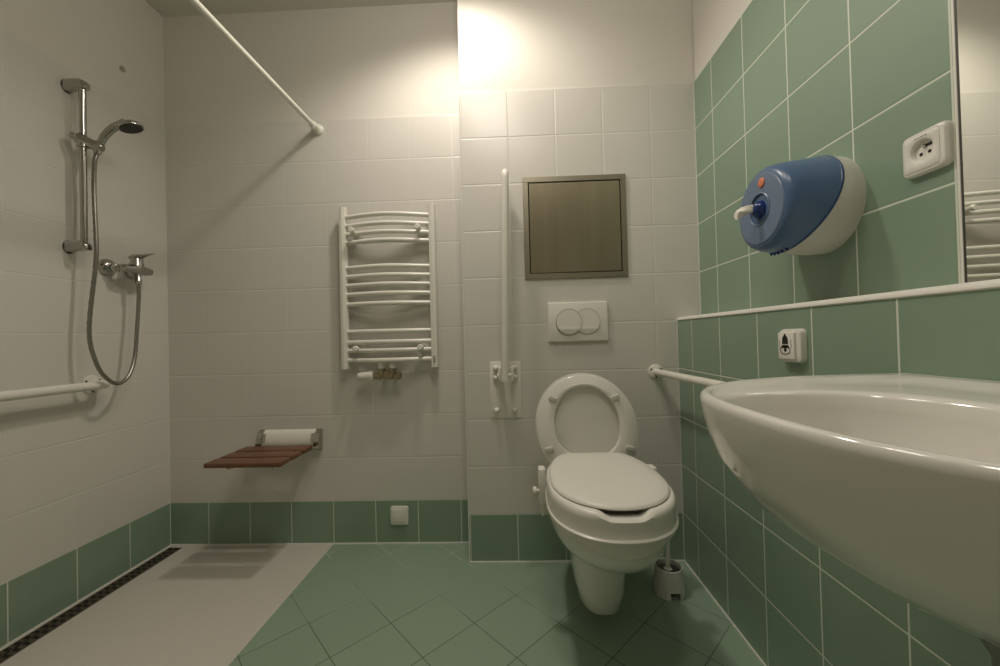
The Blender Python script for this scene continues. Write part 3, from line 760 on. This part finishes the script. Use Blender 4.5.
def inner(a, b, z, n=2.5, mixf=1.0, zback=None):
    out = []
    for p in base:
        th = math.atan2((p.y - IY) / b, (p.x - IX) / a); c, q_ = math.cos(th), math.sin(th)
        rad = (abs(c) ** n + abs(q_) ** n) ** (-1 / n)
        t_ = Vector((IX + a * c * rad, IY + b * q_ * rad, z)); o_ = p.lerp(t_, mixf)
        zz = z
        if zback is not None: zz = z + (zback - z) * max(0, min(1, (p.x - .50) / .1))
        out.append(Vector((o_.x, o_.y, zz)))
    return out
lp += [inner(.144, .172, .8648, mixf=.10, zback=.8665), inner(.144, .172, .8635, mixf=.22, zback=.8662), inner(.144, .172, .862, mixf=.30, zback=.8605), inner(.144, .172, .860, mixf=.6), inner(.144, .172, .8585, mixf=.9), inner(.144, .172, .8575), inner(.141, .169, .8555), inner(.138, .166, .851), inner(.134, .161, .835), inner(.128, .153, .80), inner(.10, .12, .765), inner(.075, .09, .74), inner(.03, .03, .732)]
loft(bm, lp); make('basin', bm, M['ceramic'], r)
bm = B(); lathe(bm, (IX, IY, .7315), (0, 0, 1), [(0, .026), (.003, .026), (.004, .02), (.002, .005)], 24); make('drain_ring', bm, M['chrome'], r)
# bottle trap under it
r = thing('basin_trap', 'dark grey bottle trap hanging below the white washbasin', 'trap', (.527, .43, .5))
bm = B(); lathe(bm, (.527, .43, .6405), (0, 0, -1), [(0, .032), (.03, .032), (.055, .02), (.11, .018), (.112, .034), (.12, .036), (.24, .036), (.25, .03), (.255, .012)], 28); make('bottle', bm, M['trapgrey'], r)
bm = B(); tube(bm, [(.555, .43, .50), (XL - .002, .43, .50)], .017, 16); lathe(bm, (XL, .43, .50), NX, [(0, .032), (.008, .03), (.012, .02)], 22); make('waste_pipe', bm, M['trapgrey'], r)

# ------------------------------------------------------------------ light
def spot(name, loc, power, ang, blend, rad, col, aim=(0, 0, -1)):
    l = bpy.data.lights.new(name, 'SPOT'); l.energy = power; l.spot_size = math.radians(ang); l.spot_blend = blend; l.shadow_soft_size = rad; l.color = col
    o = bpy.data.objects.new(name, l); C.objects.link(o); o.location = loc
    o.rotation_euler = Vector(aim).to_track_quat('-Z', 'Y').to_euler(); return o
WARM = (1.0, .905, .80)
spot('ceiling_downlight_toilet', (-.24, 1.34, ZC - .03), 29, 152, .65, .065, WARM, (.04, 0, -1))
spot('ceiling_downlight_basin', (.1, .35, ZC - .03), 12, 140, .5, .08, WARM, (.1, 0, -1))
l = bpy.data.lights.new('ceiling_fill', 'POINT'); l.energy = 8; l.shadow_soft_size = .15; l.color = WARM  # weak fill light added below the ceiling to soften shadows
o = bpy.data.objects.new('ceiling_fill', l); C.objects.link(o); o.location = (-.1, .8, 2.36)
w = bpy.data.worlds.new('dim_room'); scene.world = w; w.use_nodes = True
w.node_tree.nodes['Background'].inputs[0].default_value = (1, .9, .7, 1); w.node_tree.nodes['Background'].inputs[1].default_value = 0.0

# ------------------------------------------------------------------ camera
yaw, pitch, roll, F = -0.0317, 0.012, -0.0248, 388.0

cy, sy, cp, sp, cr, sr = math.cos(yaw), math.sin(yaw), math.cos(pitch), math.sin(pitch), math.cos(roll), math.sin(roll)
fwd = Vector((sy * cp, cy * cp, sp)); right = Vector((cy, -sy, 0)); up = right.cross(fwd)
r2 = right * cr + up * sr; u2 = up * cr - right * sr
cam = bpy.data.cameras.new('camera'); co = bpy.data.objects.new('camera', cam); C.objects.link(co)
cam.sensor_width = 36; cam.lens = F / 1000 * 36; cam.clip_start = .01
mw = Matrix((( r2.x, u2.x, -fwd.x, 0), (r2.y, u2.y, -fwd.y, 0), (r2.z, u2.z, -fwd.z, CAM_H), (0, 0, 0, 1)))
co.matrix_world = mw
scene.camera = co
vs = scene.view_settings
scene.display_settings.display_device = 'sRGB'
vs.view_transform = 'Standard'; vs.look = 'None'; vs.gamma = 1; vs.use_curve_mapping = False
vs.exposure = 0.25
scene.cycles.max_bounces = 8; scene.cycles.diffuse_bounces = 5; scene.cycles.glossy_bounces = 4
scene.cycles.use_denoising = True
